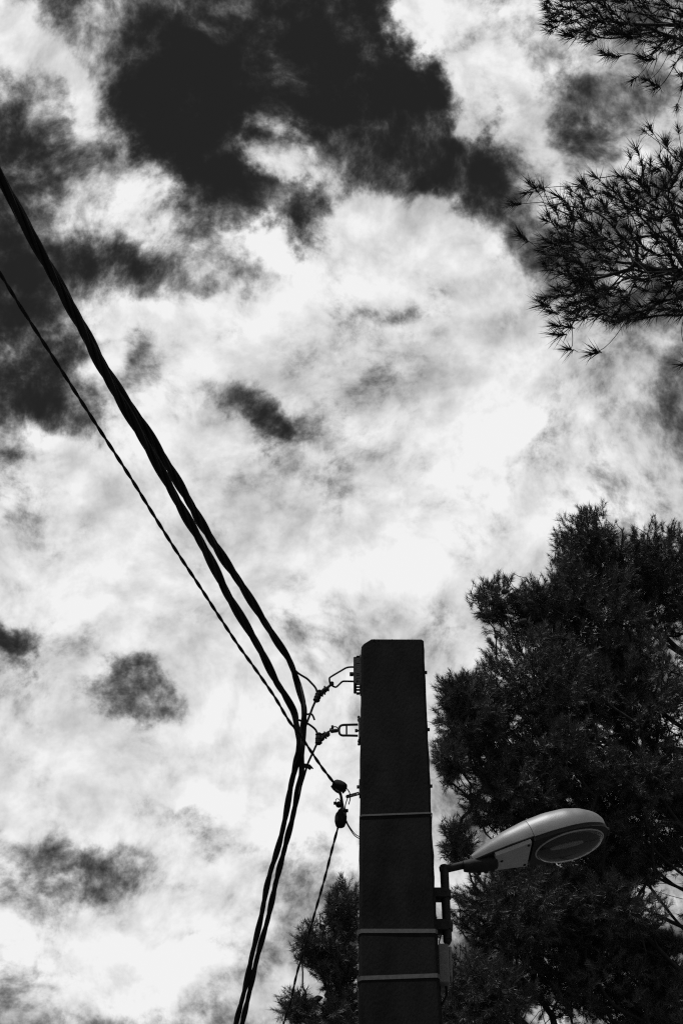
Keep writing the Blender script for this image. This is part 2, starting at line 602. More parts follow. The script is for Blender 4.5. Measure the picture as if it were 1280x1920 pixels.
# upper bracket: perforated channel with a bent rod stirrup
p0 = lface(1266)
br1 = empty('stirrup_bracket', p0, 'bent rod stirrup on a perforated plate at the pole head', 'bracket', 'cable brackets on the pole')
hz = 0.5 * (at(669, 1240, BY)[2] - at(669, 1293, BY)[2])
ch = MB()
for yy in (-0.038, 0.038):                 # channel flanges with a row of holes between plate and lip
    ch.box(p0 + np.array((-0.0275, yy, 0)), (0.013, 0.006, 2 * hz * 0.96), bevel=0.002)
    ch.box(p0 + np.array((-0.0025, yy, 0)), (0.009, 0.006, 2 * hz * 0.98), bevel=0.002)
    for k, zz in enumerate((-0.95, -0.70, -0.5, -0.3, 0.0, 0.38, 0.56, 0.8, 0.95)):
        hgt = (0.012, 0.008, 0.008, 0.009, 0.05, 0.010, 0.012, 0.03, 0.012)[k]
        ch.box(p0 + np.array((-0.014, yy, zz * hz)), (0.016, 0.0055, hgt))
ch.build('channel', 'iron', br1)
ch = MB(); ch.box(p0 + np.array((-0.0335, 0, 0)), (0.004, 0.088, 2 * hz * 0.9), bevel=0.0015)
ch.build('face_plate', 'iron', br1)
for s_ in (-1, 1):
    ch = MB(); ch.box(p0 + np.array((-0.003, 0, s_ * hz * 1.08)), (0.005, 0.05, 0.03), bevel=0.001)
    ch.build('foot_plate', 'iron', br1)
bolt(br1, p0 + np.array((-0.034, 0, 0.006)), (-1, 0, 0))
rod = [(668, 1254), (658, 1253.5), (649, 1255), (640, 1260), (620, 1272), (617.5, 1276), (619, 1281), (623, 1285), (629, 1285.5), (633, 1283), (641, 1275.5), (646, 1274.5), (668, 1275)]
rp_ = np.array([at(a, b_, BY) for a, b_ in rod])
rp_[:6, 1] -= 0.012; rp_[6:, 1] += 0.012; rp_[6:8, 1] -= 0.008
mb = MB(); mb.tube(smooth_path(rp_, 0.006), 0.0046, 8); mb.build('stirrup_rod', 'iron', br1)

# middle bracket: rounded loop with a cross pin
p0 = lface(1370)
br2 = empty('loop_bracket', p0, 'rounded steel loop with a crossbar bolted to the pole side', 'bracket', 'cable brackets on the pole')
hz = 0.5 * (at(671, 1350, BY)[2] - at(671, 1391, BY)[2])
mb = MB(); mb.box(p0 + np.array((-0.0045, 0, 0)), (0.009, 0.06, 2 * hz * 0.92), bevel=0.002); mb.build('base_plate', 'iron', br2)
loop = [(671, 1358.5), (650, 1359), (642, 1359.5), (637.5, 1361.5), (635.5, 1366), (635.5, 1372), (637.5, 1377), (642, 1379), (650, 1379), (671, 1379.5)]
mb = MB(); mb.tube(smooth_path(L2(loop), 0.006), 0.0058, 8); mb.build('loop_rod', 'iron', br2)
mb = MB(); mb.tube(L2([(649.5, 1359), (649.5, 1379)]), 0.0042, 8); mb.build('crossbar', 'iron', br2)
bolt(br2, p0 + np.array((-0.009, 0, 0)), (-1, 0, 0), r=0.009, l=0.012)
for s_ in (-1, 1):
    mb = MB()
    q = p0 + np.array((-0.008, 0, s_ * hz * 0.86))
    for k in range(4):
        mb.blob(q + np.array((0, 0, s_ * k * 0.008)), (0, 0, 1), [(-0.003, 0.0065 if k % 2 else 0.0045), (0.004, 0.0065 if k % 2 else 0.0045)], 8)
    mb.build('threaded_stud', 'iron', br2)

# lower bracket: punched flat strap
p0 = lface(1488)
br3 = empty('strap_bracket', p0, 'short punched flat strap sticking out of the pole below the loops', 'bracket', 'cable brackets on the pole')
a_, b_ = at(673, 1487.5, BY), at(651, 1493.5, BY)
ax = (b_ - a_); ln = np.linalg.norm(ax); ax /= ln
up = np.cross((0, 1, 0), ax)
Rm = np.stack([ax, np.array([0, 1.0, 0]), up], 1)
mb = MB()
hh = 0.0075
for (u0, u1, full) in ((0, 0.10, 1), (0.10, 0.2, 0), (0.2, 0.70, 1), (0.70, 0.80, 0), (0.80, 1.0, 1)):
    c_ = a_ + ax * ln * (u0 + u1) / 2
    if full:
        mb.box(c_, ((u1 - u0) * ln, 0.006, 2 * hh), Rm)
    else:
        for s_ in (-1, 1):
            mb.box(c_ + up * s_ * hh * 0.7, ((u1 - u0) * ln, 0.006, hh * 0.6), Rm)
mb.blob(b_, (0, 1, 0), [(-0.003, hh), (0.003, hh)], 12)
mb.build('strap_plate', 'iron', br3)
bolt(br3, lface(1475.5), (-1, 0, 0), r=0.009, l=0.012, shank=0.01)
mb = MB(); mb.box(lface(1479) + np.array((-0.0025, 0, 0)), (0.005, 0.04, 0.08), bevel=0.001); mb.build('foot_plate', 'iron', br3)


# ------------------------------------------------------------------ cables
def strands(parent, path, specs, pitch, name='strand', sides=7, phase0=0.0, stout=1.0):
    """twisted strands round a centre line; specs = [(wire radius, helix radius, phase)]"""
    P = path
    n = len(P)
    T = np.gradient(P, axis=0); T /= np.linalg.norm(T, axis=1)[:, None]
    u = np.cross(T[0], (0, 0, 1.0)); u /= np.linalg.norm(u)
    U = []
    for i in range(n):
        u = u - T[i] * np.dot(u, T[i]); u /= np.linalg.norm(u); U.append(u)
    U = np.array(U); W = np.cross(T, U)
    s = np.r_[0, np.cumsum(np.linalg.norm(np.diff(P, axis=0), axis=1))]
    wob = 0.35 * np.sin(s * 2.3 + phase0) + 0.2 * np.sin(s * 5.1)
    for (r, R, ph) in specs:
        q = 2 * math.pi * s / pitch + ph + phase0 + wob
        k = np.interp(P[:, 1], [BY - 0.8, BY + 0.3], [stout, 1.0 if stout == 1.0 else 0.86])
        C = P + (np.cos(q) * R * k)[:, None] * U + (np.sin(q) * R * k)[:, None] * W
        MB().tube(C, r * k, sides).build(name, 'rubber', parent)


def far_points(px_list, start, slope):
    out = []
    for (px, py) in px_list:
        p = at_z(px, py, start[2])
        for _ in range(5):
            p = at_z(px, py, start[2] - slope * max(0.0, np.linalg.norm((p - start)[:2])))
        out.append(p)
    return out


def extend(pts, e):
    d = pts[-1] - pts[-3]; d /= np.linalg.norm(d)
    return pts + [pts[-1] + d * e * f + np.array((0, 0, 0.003 * (e * f) ** 2)) for f in (0.1, 0.3, 0.6, 1.0)]


def near_points(px_list, z0, slope):
    out = []
    for (px, py) in px_list:
        p = at_z(px, py, z0)
        for _ in range(5):
            p = at_z(px, py, z0 - slope * max(0.0, BY - p[1]))
        out.append(p)
    return out


A_up = [(0, 331), (63, 448), (138, 581), (203, 700), (274, 806), (328, 894), (374, 975), (419, 1047), (451, 1095), (486, 1150), (515, 1196), (541, 1236)]
A_pole = [(555, 1273), (563, 1300), (569, 1321), (570.5, 1338), (569, 1357), (567, 1379), (565.5, 1400), (565, 1425)]
A_dn = [(565, 1449), (559, 1480), (549, 1531), (535.5, 1583), (518, 1652), (502.5, 1721), (484, 1789), (468, 1858), (454, 1920)]
B_up = [(0, 334), (63, 450), (136, 583), (198, 702), (259, 808), (308, 894), (341, 955), (371, 1007), (401, 1063), (430, 1121), (462, 1174), (491, 1225), (515, 1273), (533, 1302)]
B_pole = [(551, 1335), (556, 1362), (560, 1384), (561.5, 1396), (560.5, 1411)]
B_dn = [(556, 1427), (551, 1449), (544, 1480), (535, 1531), (523, 1583), (502.5, 1652), (489, 1721), (473, 1789), (458, 1858), (442, 1920)]
C_up = [(0, 512), (41, 578), (109, 684), (175, 787), (244, 894), (281, 954), (326, 1026), (371.5, 1095), (409, 1153), (446, 1209), (480.5, 1257), (515, 1307), (540, 1349), (562, 1378), (587, 1415), (605.6, 1442), (619, 1459), (628, 1471)]
D_dn = [(633.5, 1551), (623.5, 1588), (609, 1645), (590, 1712), (573, 1772), (557, 1823), (543.5, 1883.5), (531.5, 1920)]


def cable(up_px, pole_px, dn_px, z0, pitch, specs, phase, dy, label):
    up = near_points(up_px, z0, 0.03)
    mid = [at(px, py, BY + dy) for px, py in pole_px]
    # let depth run smoothly from the near span into the pole passage
    for k, p in enumerate(up):
        p_al = ray(*up_px[k])
    dn = far_points(dn_px, mid[-1], 0.10)
    d = up[0] - up[1]; d /= np.linalg.norm(d)
    pre = [up[0] + d * e for e in (9.0, 5.0, 2.0)]
    path = smooth_path(extend(pre + up + mid + dn, 9.0), 0.02)
    # base of the thing: where it passes the pole
    t = empty('aerial_cable', mid[len(mid) // 2], label, 'cable', 'cables strung past the pole')
    strands(t, path, specs, pitch, phase0=phase, stout=1.2)
    return t


BUN = [(0.0090, 0.0090, 0.0), (0.0090, 0.0090, math.pi), (0.0052, 0.0098, math.pi / 2), (0.0046, 0.0094, -math.pi / 2)]
zA = at(555, 1273, BY)[2]
zB = at(551, 1335, BY - 0.02)[2]
cabA = cable(A_up, A_pole, A_dn, zA, 0.62, BUN, 0.4, 0.0, 'thick twisted black cable held by the stirrup bracket clamp')
cabB = cable(B_up, B_pole, B_dn, zB, 0.68, BUN, 1.9, -0.05, 'thick twisted black cable held by the loop bracket clamp')
THIN = [(0.0044, 0.0028, 0.0), (0.0044, 0.0028, math.pi)]
zC = at(628, 1471, BY - 0.06)[2]
up = near_points(C_up, zC, 0.03)
d = up[0] - up[1]; d /= np.linalg.norm(d)
path = smooth_path([up[0] + d * e for e in (9.0, 5.0, 2.0)] + up, 0.015)
cabC = empty('service_cable', up[-1], 'thin twisted black wire rising steeply from the strap bracket clamps', 'cable', 'cables strung past the pole')
strands(cabC, path, THIN, 0.16, phase0=0.3)
st = at(633.5, 1551, BY - 0.04)
dn = far_points(D_dn, st, 0.10)
path = smooth_path(extend(dn, 9.0), 0.015)
cabD = empty('service_cable', dn[0], 'thin twisted black wire dropping from the lowest clamp past the pine', 'cable', 'cables strung past the pole')
strands(cabD, path, [(0.0038, 0.0026, 0.0), (0.0038, 0.0026, math.pi)], 0.2, phase0=0.8)


def wire(parent, pts, r, name='neutral_wire', Y=BY, mat='rubber', sides=7):
    P = [at(p[0], p[1], Y + (p[2] if len(p) > 2 else 0.0)) for p in pts]
    MB().tube(smooth_path(P, 0.006), r, sides).build(name, mat, parent)


# neutral wires that leave the bundles for the clamps, and their tie tails
wire(cabA, [(552, 1256), (560, 1263), (568, 1268), (576, 1273), (584, 1281), (591, 1289), (594, 1296), (595, 1303)], 0.0052)
wire(cabA, [(593, 1309), (590, 1317), (586, 1326), (582, 1337), (577, 1350), (572, 1364), (568, 1380), (566, 1400)], 0.0056)
wire(cabA, [(572, 1338), (576, 1339.5), (580, 1338.5), (584, 1339), (587, 1343), (588.5, 1347), (589.5, 1349.5)], [0.0052 if i < 0 else 0.0048 for i in range(1)][0], 'tie_tail')
wire(cabB, [(560, 1350), (568, 1353), (577, 1357), (586, 1363), (592, 1369), (595, 1376)], 0.0052)
wire(cabB, [(594, 1394), (590, 1403), (584, 1416), (578, 1429), (574, 1441), (570, 1455), (564, 1475), (561, 1490)], 0.0052)
wire(cabB, [(567, 1434), (573, 1434), (578, 1435), (582, 1438), (584, 1440)], 0.0062, 'tie_tail')
wire(cabB, [(568, 1436), (574, 1438.5), (578, 1439), (581.5, 1442)], 0.0062, 'tie_tail')
wire(cabB, [(580, 1434), (584, 1438), (586.5, 1441.5)], 0.0032, 'tie_tail')

# ------------------------------------------------------------------ clamps
MPP = np.linalg.norm(at(600, 1300, BY) - CAM) / F          # metres per photograph pixel here


def axis_of(a, b):
    d = at(b[0], b[1], BY) - at(a[0], a[1], BY)
    return d / np.linalg.norm(d), np.linalg.norm(d)


def clamp(label, name, anchor, wedge, neck, ring, ridges, rng, dy=0.0):
    """wedge dead-end clamp: body, ribbed neck, eye link"""
    Yc = BY + dy
    t = empty(name, at(*anchor, Yc), label, 'cable clamp', 'clamps between cables and pole')
    (wa, wb, ww) = wedge
    d, l = axis_of(wa, wb)
    mb = MB()
    w = ww * MPP / 2
    mb.blob(at(*wa, Yc), d, [(0, w * 0.62), (l * 0.08, w * 0.88), (l * 0.3, w), (l * 0.7, w * 0.95), (l * 0.92, w * 0.75), (l, w * 0.45)], 10, 0.7)
    for k in range(ridges):
        q = at(*wa, Yc) + d * l * (0.15 + 0.7 * k / max(1, ridges - 1))
        mb.blob(q, d, [(-0.003, w * 1.06), (0.003, w * 1.06)], 10, 0.72)
    mb.build('wedge_body', 'plastic', t)
    (na, nb, nw) = neck
    d, l = axis_of(na, nb)
    w = nw * MPP / 2
    mb = MB()
    mb.blob(at(*na, Yc), d, [(0, w * 0.8), (l * 0.2, w), (l * 0.35, w * 0.75), (l * 0.5, w * 1.02), (l * 0.7, w * 0.98), (l * 0.85, w * 0.7), (l, w * 0.5)], 9, 0.75)
    for k in range(6):                      # nut heads and lugs on the neck
        q = at(*na, Yc) + d * l * rng.uniform(0.1, 0.85) + np.cross(d, (0, 1, 0)) * w * rng.choice([-1, 1]) * rng.uniform(0.8, 1.0)
        mb.blob(q, (0, 1, 0), [(-0.008, 0.0045), (0.008, 0.0045)], 6)
    mb.build('clamp_neck', 'plastic', t)
    (ra, rb, rr) = ring
    mb = MB()
    mb.tube(smooth_path([at(*ra, Yc), at((ra[0] + rb[0]) / 2, (ra[1] + rb[1]) / 2, Yc), at(*rb, Yc)], 0.004), rr, 8)
    mb.blob(at(*rb, Yc), (0, 1, 0), [(-0.006, rr * 1.5), (0.006, rr * 1.5)], 10)
    mb.build('eye_link', 'iron', t)
    return t


rgc = np.random.default_rng(11)
clamp('knobbly black wedge clamp hooked on the bent rod stirrup', 'wedge_clamp', (600, 1298),
      ((592, 1316), (600, 1294), 12.5), ((599, 1303), (615, 1288), 10.5), ((612, 1291), (622, 1282), 0.0068), 4, rgc)
mb = MB()
c2 = clamp('knobbly black wedge clamp shackled to the rounded steel loop', 'wedge_clamp', (600, 1384),
           ((597, 1396), (598, 1374), 12.5), ((601, 1388), (616, 1372), 9.5), ((613, 1375), (620, 1368.5), 0.0042), 3, rgc)
mb = MB()
d, l = axis_of((619, 1371), (634, 1369.5))
mb.blob(at(619, 1371, BY), d, [(0, 0.007), (l * 0.2, 0.011), (l * 0.5, 0.010), (l * 0.8, 0.010), (l, 0.006)], 10, 0.8)
mb.box(at(623, 1363.5, BY), (0.012, 0.02, 0.012), bevel=0.002)
mb.tube(smooth_path(L2([(622, 1365), (627, 1362.5), (632, 1364), (634, 1368)]), 0.004), 0.0028, 6)
mb.build('shackle', 'iron', c2)

# lower pair of clamps on the thin wire
c3 = empty('anchor_clamp', at(637, 1474, BY - 0.06), 'round black anchor clamp at the end of the rising thin wire', 'cable clamp', 'clamps between cables and pole')
d, l = axis_of((625, 1468), (648, 1480))
mb = MB()
mb.blob(at(625, 1467, BY - 0.06), d, [(0, 0.012), (l * 0.12, 0.021), (l * 0.4, 0.026), (l * 0.7, 0.026), (l * 0.9, 0.022), (l, 0.012)], 11, 0.75)
for k in range(3):
    mb.box(at(643 + 2 * k, 1484 - 2 * k, BY - 0.06), (0.009, 0.02, 0.012), bevel=0.002)
mb.build('clamp_body', 'plastic', c3)
mb = MB(); mb.tube(smooth_path(L2([(622, 1473.5), (626, 1479), (631, 1483.5), (635, 1485.5)], BY - 0.08), 0.004), [0.002, 0.0065][1], 7); mb.build('jaw', 'plastic', c3)
wire(c3, [(634, 1483), (635, 1487), (637, 1491)], 0.0022, 'bail', BY - 0.06, 'iron')
wire(c3, [(648, 1477, -0.05), (652, 1481, -0.04), (655, 1486, -0.02), (656, 1492, -0.012), (656, 1499), (653.5, 1508)], 0.0026, 'hook_wire', BY, 'iron')
c4 = empty('anchor_clamp', at(639, 1534, BY - 0.04), 'barrel shaped black anchor clamp above the dropping thin wire', 'cable clamp', 'clamps between cables and pole')
d, l = axis_of((638.5, 1551), (641, 1519))
mb = MB()
mb.blob(at(637.5, 1551, BY - 0.04), d, [(0, 0.012), (l * 0.06, 0.02), (l * 0.3, 0.0265), (l * 0.6, 0.0275), (l * 0.78, 0.024), (l * 0.84, 0.019), (l, 0.014)], 11, 0.8)
mb.box(at(634.5, 1525.5, BY - 0.04), (0.012, 0.022, 0.012), bevel=0.002)
mb.box(at(650, 1520, BY - 0.04), (0.013, 0.02, 0.009), bevel=0.002)
mb.box(at(647, 1522.5, BY - 0.04), (0.012, 0.02, 0.010), bevel=0.002)
mb.build('clamp_body', 'plastic', c4)
mb = MB()
P = smooth_path(L2([(637.5, 1485), (639.5, 1495), (641, 1507), (643, 1521)], BY - 0.05), 0.006)
mb.tube(P, np.interp(np.linspace(0, 1, len(P)), [0, 0.4, 1], [0.0055, 0.0068, 0.0085]), 8)
mb.build('connecting_link', 'rubber', c4)
mb = MB()
mb.blob(at(635, 1508.5, BY - 0.05), (0, 1, 0), [(-0.012, 0.010), (-0.004, 0.0145), (0.006, 0.0145), (0.012, 0.010)], 9)
mb.box(at(628, 1506, BY - 0.05), (0.014, 0.018, 0.009), bevel=0.002)
mb.tube(smooth_path(L2([(629.5, 1504), (629.5, 1499.5), (632.5, 1497.5), (635.5, 1499), (638, 1503)], BY - 0.05), 0.003), 0.0018, 6)
mb.build('connector', 'plastic', c4)
wire(c4, [(636.5, 1518), (637.5, 1515), (640, 1513)], 0.002, 'bail', BY - 0.05, 'iron')
wire(c4, [(646.8, 1519, -0.04), (647, 1511, -0.03), (649.5, 1502, -0.01), (652, 1495, 0.006), (654, 1492, 0.006)], 0.0026, 'hook_wire', BY, 'iron')
wire(c4, [(649, 1538, -0.05), (653, 1547, -0.04), (659, 1556, -0.03), (665, 1563.5, -0.02), (670, 1567, -0.01), (677, 1570)], 0.0022, 'earth_wire', BY, 'rubber')
wire(c4, [(648, 1540, -0.03), (651.5, 1547, -0.03), (657, 1556, -0.03), (663, 1565, -0.02), (669, 1570, -0.01), (677, 1573.5)], 0.0024, 'earth_wire', BY, 'rubber')

# ------------------------------------------------------------------ street lamp
LY = PY + 0.12
lamp0 = at(884, 1614, LY)
lamp = empty('street_lamp', at(833, 1700, LY), 'grey cobra head street lamp on a bent arm beside the pole', 'street lamp')
TILT = math.radians(17.0)
YAW = math.radians(3.0)                       # swings slightly away from the viewer
LX = np.array([math.cos(TILT) * math.cos(YAW), math.cos(TILT) * math.sin(YAW), math.sin(TILT)])
LYv = np.array([-math.sin(YAW), math.cos(YAW), 0.0])
LZ = np.cross(LX, LYv)
LEN = 0.64


def lp(s, y, z):
    return lamp0 + LX * (s * LEN) + LYv * y + LZ * z


SW = [(0.0, 0.028, 0.022), (0.06, 0.042, 0.042), (0.14, 0.060, 0.064), (0.25, 0.083, 0.090), (0.43, 0.108, 0.118), (0.58, 0.124, 0.130),
      (0.72, 0.130, 0.128), (0.83, 0.123, 0.112), (0.91, 0.104, 0.088), (0.96, 0.082, 0.064), (0.99, 0.050, 0.040), (1.0, 0.02, 0.028)]
ss = [a for a, _, _ in SW]


def w_at(s): return float(np.interp(s, ss, [b for _, b, _ in SW]))
def h_at(s): return float(np.interp(s, ss, [c for _, _, c in SW]))


def shell(s0, s1, n_, skirt=0.022, cap0=False):
    mb = MB()
    V, Fc = [], []
    prof_n = 16
    S_ = np.linspace(s0, s1, n_)
    for s in S_:
        w, h = w_at(s), h_at(s)
        V.append(lp(s, -w * 0.93, -skirt)); V.append(lp(s, -w, -skirt * 0.9))
        for k in range(prof_n + 1):
            q = math.pi * k / prof_n
            cx, sz = -math.cos(q), math.sin(q)
            V.append(lp(s, w * math.copysign(abs(cx) ** 0.85, cx), h * sz ** 0.95))
        V.append(lp(s, w, -skirt * 0.9)); V.append(lp(s, w * 0.93, -skirt))
    k_ = prof_n + 5
    for j in range(n_ - 1):
        for i in range(k_ - 1):
            Fc.append((j * k_ + i, (j + 1) * k_ + i, (j + 1) * k_ + i + 1, j * k_ + i + 1))
    Fc.append(tuple(range(k_)))
    Fc.append(tuple(reversed(range((n_ - 1) * k_, n_ * k_))))
    mb.add(V, Fc)
    return mb


# the hood: rear and front covers meet at a narrow dark seam
rear = shell(0.0, 0.432, 14, 0.012)
hood_r = rear.build('rear_hood', 'paint', lamp)
front = shell(0.436, 1.0, 22, 0.016)
hood_f = front.build('front_hood', 'paint', lamp)
seam = MB()
V, Fc = [], []
for s in (0.428, 0.440):
    w, h = w_at(s) * 0.985, h_at(s) * 0.985
    for k in range(17):
        q = math.pi * k / 16
        cx, sz = -math.cos(q), math.sin(q)
        V.append(lp(s, w * math.copysign(abs(cx) ** 0.85, cx), h * sz ** 0.95))
for i in range(16):
    Fc.append((i, 17 + i, 18 + i, i + 1))
Fc += [tuple(range(17)), tuple(reversed(range(17, 34)))]
seam.add(V, Fc); seam.build('seam_gasket', 'gasket', lamp)


def tray(s0, s1, z0, z1, k, mat, name, n_=10):
    """flat tray following the outline of the hood between heights z0 < z1"""
    S_ = np.linspace(s0, s1, n_)
    V, Fc = [], []
    for z in (z0, z1):
        V += [lp(s, -w_at(s) * k, z) for s in S_] + [lp(s, w_at(s) * k, z) for s in S_[::-1]]
    m_ = 2 * n_
    Fc = [tuple(reversed(range(m_))), tuple(range(m_, 2 * m_))] + [(i, (i + 1) % m_, m_ + (i + 1) % m_, m_ + i) for i in range(m_)]
    return MB().add(V, Fc).build(name, mat, lamp)


tray(0.02, 0.445, -0.016, -0.006, 0.90, 'gasket', 'rear_tray')
tray(0.425, 0.985, -0.034, -0.018, 0.97, 'gasket', 'bowl_frame', 18)
# gear door
V = []
for z in (-0.036, -0.0165):
    V += [lp(0.15, -0.055, z), lp(0.405, -0.098, z), lp(0.405, 0.096, z), lp(0.15, 0.066, z)]
MB().add(V, [(3, 2, 1, 0), (4, 5, 6, 7), (0, 1, 5, 4), (1, 2, 6, 5), (2, 3, 7, 6), (3, 0, 4, 7)]).build('gear_door', 'door', lamp, smooth=False)


def bowl(name, mat, cs, ls, hw, dz, z0, rings=9, seg=40, p=2.0):
    V, Fc = [], []
    for j in range(rings):
        q = 0.5 * math.pi * j / (rings - 1)
        for k in range(seg):
            a = 2 * math.pi * k / seg
            V.append(lp(cs + ls * math.cos(a) * math.cos(q) ** 0.9, hw * math.sin(a) * math.cos(q) ** 0.9, z0 + dz * math.sin(q)))
    for j in range(rings - 1):
        for k in range(seg):
            Fc.append((j * seg + k, j * seg + (k + 1) % seg, (j + 1) * seg + (k + 1) % seg, (j + 1) * seg + k))
    if dz < 0:
        Fc = [f[::-1] for f in Fc]
    return MB().add(V, Fc).build(name, mat, lamp)


bowl('reflector', 'reflector', 0.705, 0.242, 0.104, 0.022, -0.037, 7)
bl = bowl('glass_bowl', 'glass', 0.705, 0.248, 0.109, -0.052, -0.035)
rim = MB()
rim.tube([lp(0.705 + 0.25 * math.cos(a), 0.110 * math.sin(a), -0.037) for a in np.linspace(0, 2 * math.pi, 48)], 0.0045, 6)
rim.build('bowl_rim', 'door', lamp)
MB().tube([lp(s, -0.01, -0.040) for s in np.linspace(0.56, 0.80, 6)], [0.007, 0.011, 0.012, 0.012, 0.011, 0.006], 10).build('bulb', 'bulb', lamp)
for (s_, y_) in ((0.20, 0.0), (0.385, -0.08), (0.385, 0.08)):
    MB().blob(lp(s_, y_, -0.036), -LZ, [(-0.004, 0.007), (0.003, 0.007), (0.005, 0.004)], 8).build('screw', 'iron', lamp)
MB().box(lp(0.995, 0.0, -0.014), (0.03, 0.05, 0.02), bevel=0.004).build('latch', 'gasket', lamp)
# arm, post and fixings
arm = MB()
arm.tube([at(824.5, 1632, LY), lp(-0.01, 0.0, -0.012), lp(0.05, 0.0, -0.02)], 0.0175, 14)
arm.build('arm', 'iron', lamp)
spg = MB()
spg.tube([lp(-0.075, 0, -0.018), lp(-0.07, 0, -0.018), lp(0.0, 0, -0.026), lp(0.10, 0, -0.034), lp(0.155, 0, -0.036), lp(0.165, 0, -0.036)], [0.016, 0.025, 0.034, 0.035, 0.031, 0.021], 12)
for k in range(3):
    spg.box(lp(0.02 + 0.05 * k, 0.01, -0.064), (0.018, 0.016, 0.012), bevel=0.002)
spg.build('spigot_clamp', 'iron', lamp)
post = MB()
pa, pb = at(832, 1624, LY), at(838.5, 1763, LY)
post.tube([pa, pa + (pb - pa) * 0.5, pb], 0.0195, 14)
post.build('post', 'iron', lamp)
for (py, hh_) in ((1678, 0.05), (1738, 0.055)):
    q = at(830, py, LY)
    z = q[2]
    xr = mid_x(z) + half_w(z)
    mb = MB()
    xc = at(833 + (py - 1624) * 0.047, py, LY)[0]
    mb.box(((xr + xc) / 2, LY, z), (xc - xr + 0.006, 0.05, hh_), bevel=0.003)
    mb.build('mounting_block', 'iron', lamp)
    mb = MB(); mb.tube([(xc, LY, z - 0.018), (xc, LY, z + 0.018)], 0.0235, 14); mb.build('pipe_collar', 'iron', lamp)
mb = MB(); q = at(846, 1734, LY); mb.blob(q - np.array((0.02, 0, 0)), (1, 0, 0), [(0, 0.012), (0.014, 0.012), (0.02, 0.016), (0.026, 0.012)], 8); mb.build('set_screw', 'iron', lamp)
mb = MB()
q = at(838, 1762, LY)
mb.blob(q + np.array((0, 0, -0.01)), (0, 0, -1), [(-0.01, 0.018), (0.0, 0.018), (0.012, 0.012), (0.02, 0.004)], 10); mb.build('post_cap', 'iron', lamp)

# junction box and its wire, on the pole below the lamp
bc = at(843, 1812, LY)
jb = empty('junction_box', bc - np.array((0, 0, 0.1)), 'small grey box on the pole side under the lamp post', 'junction box')
zlo, zhi = at(840, 1850, LY)[2], at(840, 1776, LY)[2]
xr = mid_x(zlo) + half_w(zlo)
mb = MB(); mb.box((xr + 0.026, LY, (zlo + zhi) / 2), (0.046, 0.07, zhi - zlo), bevel=0.005); mb.build('box_body', 'box', jb)
mb = MB(); mb.box((xr + 0.055, LY - 0.004, zhi - 0.085), (0.014, 0.05, 0.15), bevel=0.004); mb.build('box_lid', 'box', jb)
mb = MB(); mb.box((xr + 0.002, LY, (zlo + zhi) / 2 + 0.01), (0.006, 0.045, zhi - zlo + 0.08), bevel=0.001); mb.build('back_plate', 'iron', jb)
P = [at(836, 1846, LY), at(837, 1866, LY), at(834, 1890, LY), at(832, 1915, LY)]
P[2][0] = mid_x(P[2][2]) + half_w(P[2][2]) + 0.007; P[3][0] = mid_x(P[3][2]) + half_w(P[3][2]) + 0.007
for zz in (3.2, 1.6, 0.1):
    P.append(np.array((mid_x(zz) + half_w(zz) + 0.007, LY, zz)))
mb = MB(); mb.tube(smooth_path(P, 0.05), 0.006, 7); mb.build('supply_wire', 'rubber', jb)


# ------------------------------------------------------------------ pines
def unit(v):
    return v / (np.linalg.norm(v, axis=-1, keepdims=True) + 1e-9)


def grow(limbs, tips, tipdirs, alpha, step, rng, wig=0.0):
    """branch skeleton: every tip reaches the skeleton built so far by a curved twig.
    limbs: list of (polyline, start_parent or -1). returns positions, parents, and the tips' node ids"""
    cap = sum(len(l) for l, _ in limbs) + len(tips) * 40
    pos = np.zeros((cap, 3)); par = np.full(cap, -1, int); dr = np.zeros((cap, 3)); pl = np.zeros(cap)
    limbw = np.zeros(cap)
    n = 0
    for (poly, near) in limbs:
        first = n
        for k, p in enumerate(poly):
            pos[n] = p
            if k == 0:
                if near and n:
                    j = int(np.argmin(np.linalg.norm(pos[:first] - p, axis=1)))
                    par[n] = j; pl[n] = pl[j]
            else:
                par[n] = n - 1
                pl[n] = pl[n - 1] + np.linalg.norm(p - poly[k - 1])
            q = poly[min(k + 1, len(poly) - 1)] - poly[max(k - 1, 0)]
            dr[n] = unit(q)
            n += 1
    base = pos[0]
    order = np.argsort(np.linalg.norm(tips - base, axis=1))
    ids = np.zeros(len(tips), int)
    for t in order:
        tip = tips[t]
        v = tip - pos[:n]
        d = np.linalg.norm(v, axis=1) + 1e-6
        cosang = np.einsum('ij,ij->i', v, dr[:n]) / d
        cost = d * (1.0 + 0.9 * (1 - cosang)) + alpha * pl[:n]
        j = int(np.argmin(cost))
        L = d[j]
        P0 = pos[j]; P1 = P0 + dr[j] * L * 0.3 + rng.normal(0, wig * L, 3); P2 = tip - tipdirs[t] * L * 0.35; P3 = tip
        m_ = min(36, max(2, int(L / step)))
        prev = j
        for u in np.linspace(0, 1, m_ + 1)[1:]:
            p = (1 - u) ** 3 * P0 + 3 * (1 - u) ** 2 * u * P1 + 3 * (1 - u) * u * u * P2 + u ** 3 * P3
            pos[n] = p; par[n] = prev
            dr[n] = unit(p - pos[prev]); pl[n] = pl[prev] + np.linalg.norm(p - pos[prev])
            prev = n; n += 1
        ids[t] = prev
    cnt = np.zeros(n)
    for i in ids:
        cnt[i] += 1
    for i in range(n - 1, -1, -1):
        if par[i] >= 0 and par[i] < i:
            cnt[par[i]] += cnt[i]
    return pos[:n], par[:n], dr[:n], cnt, ids


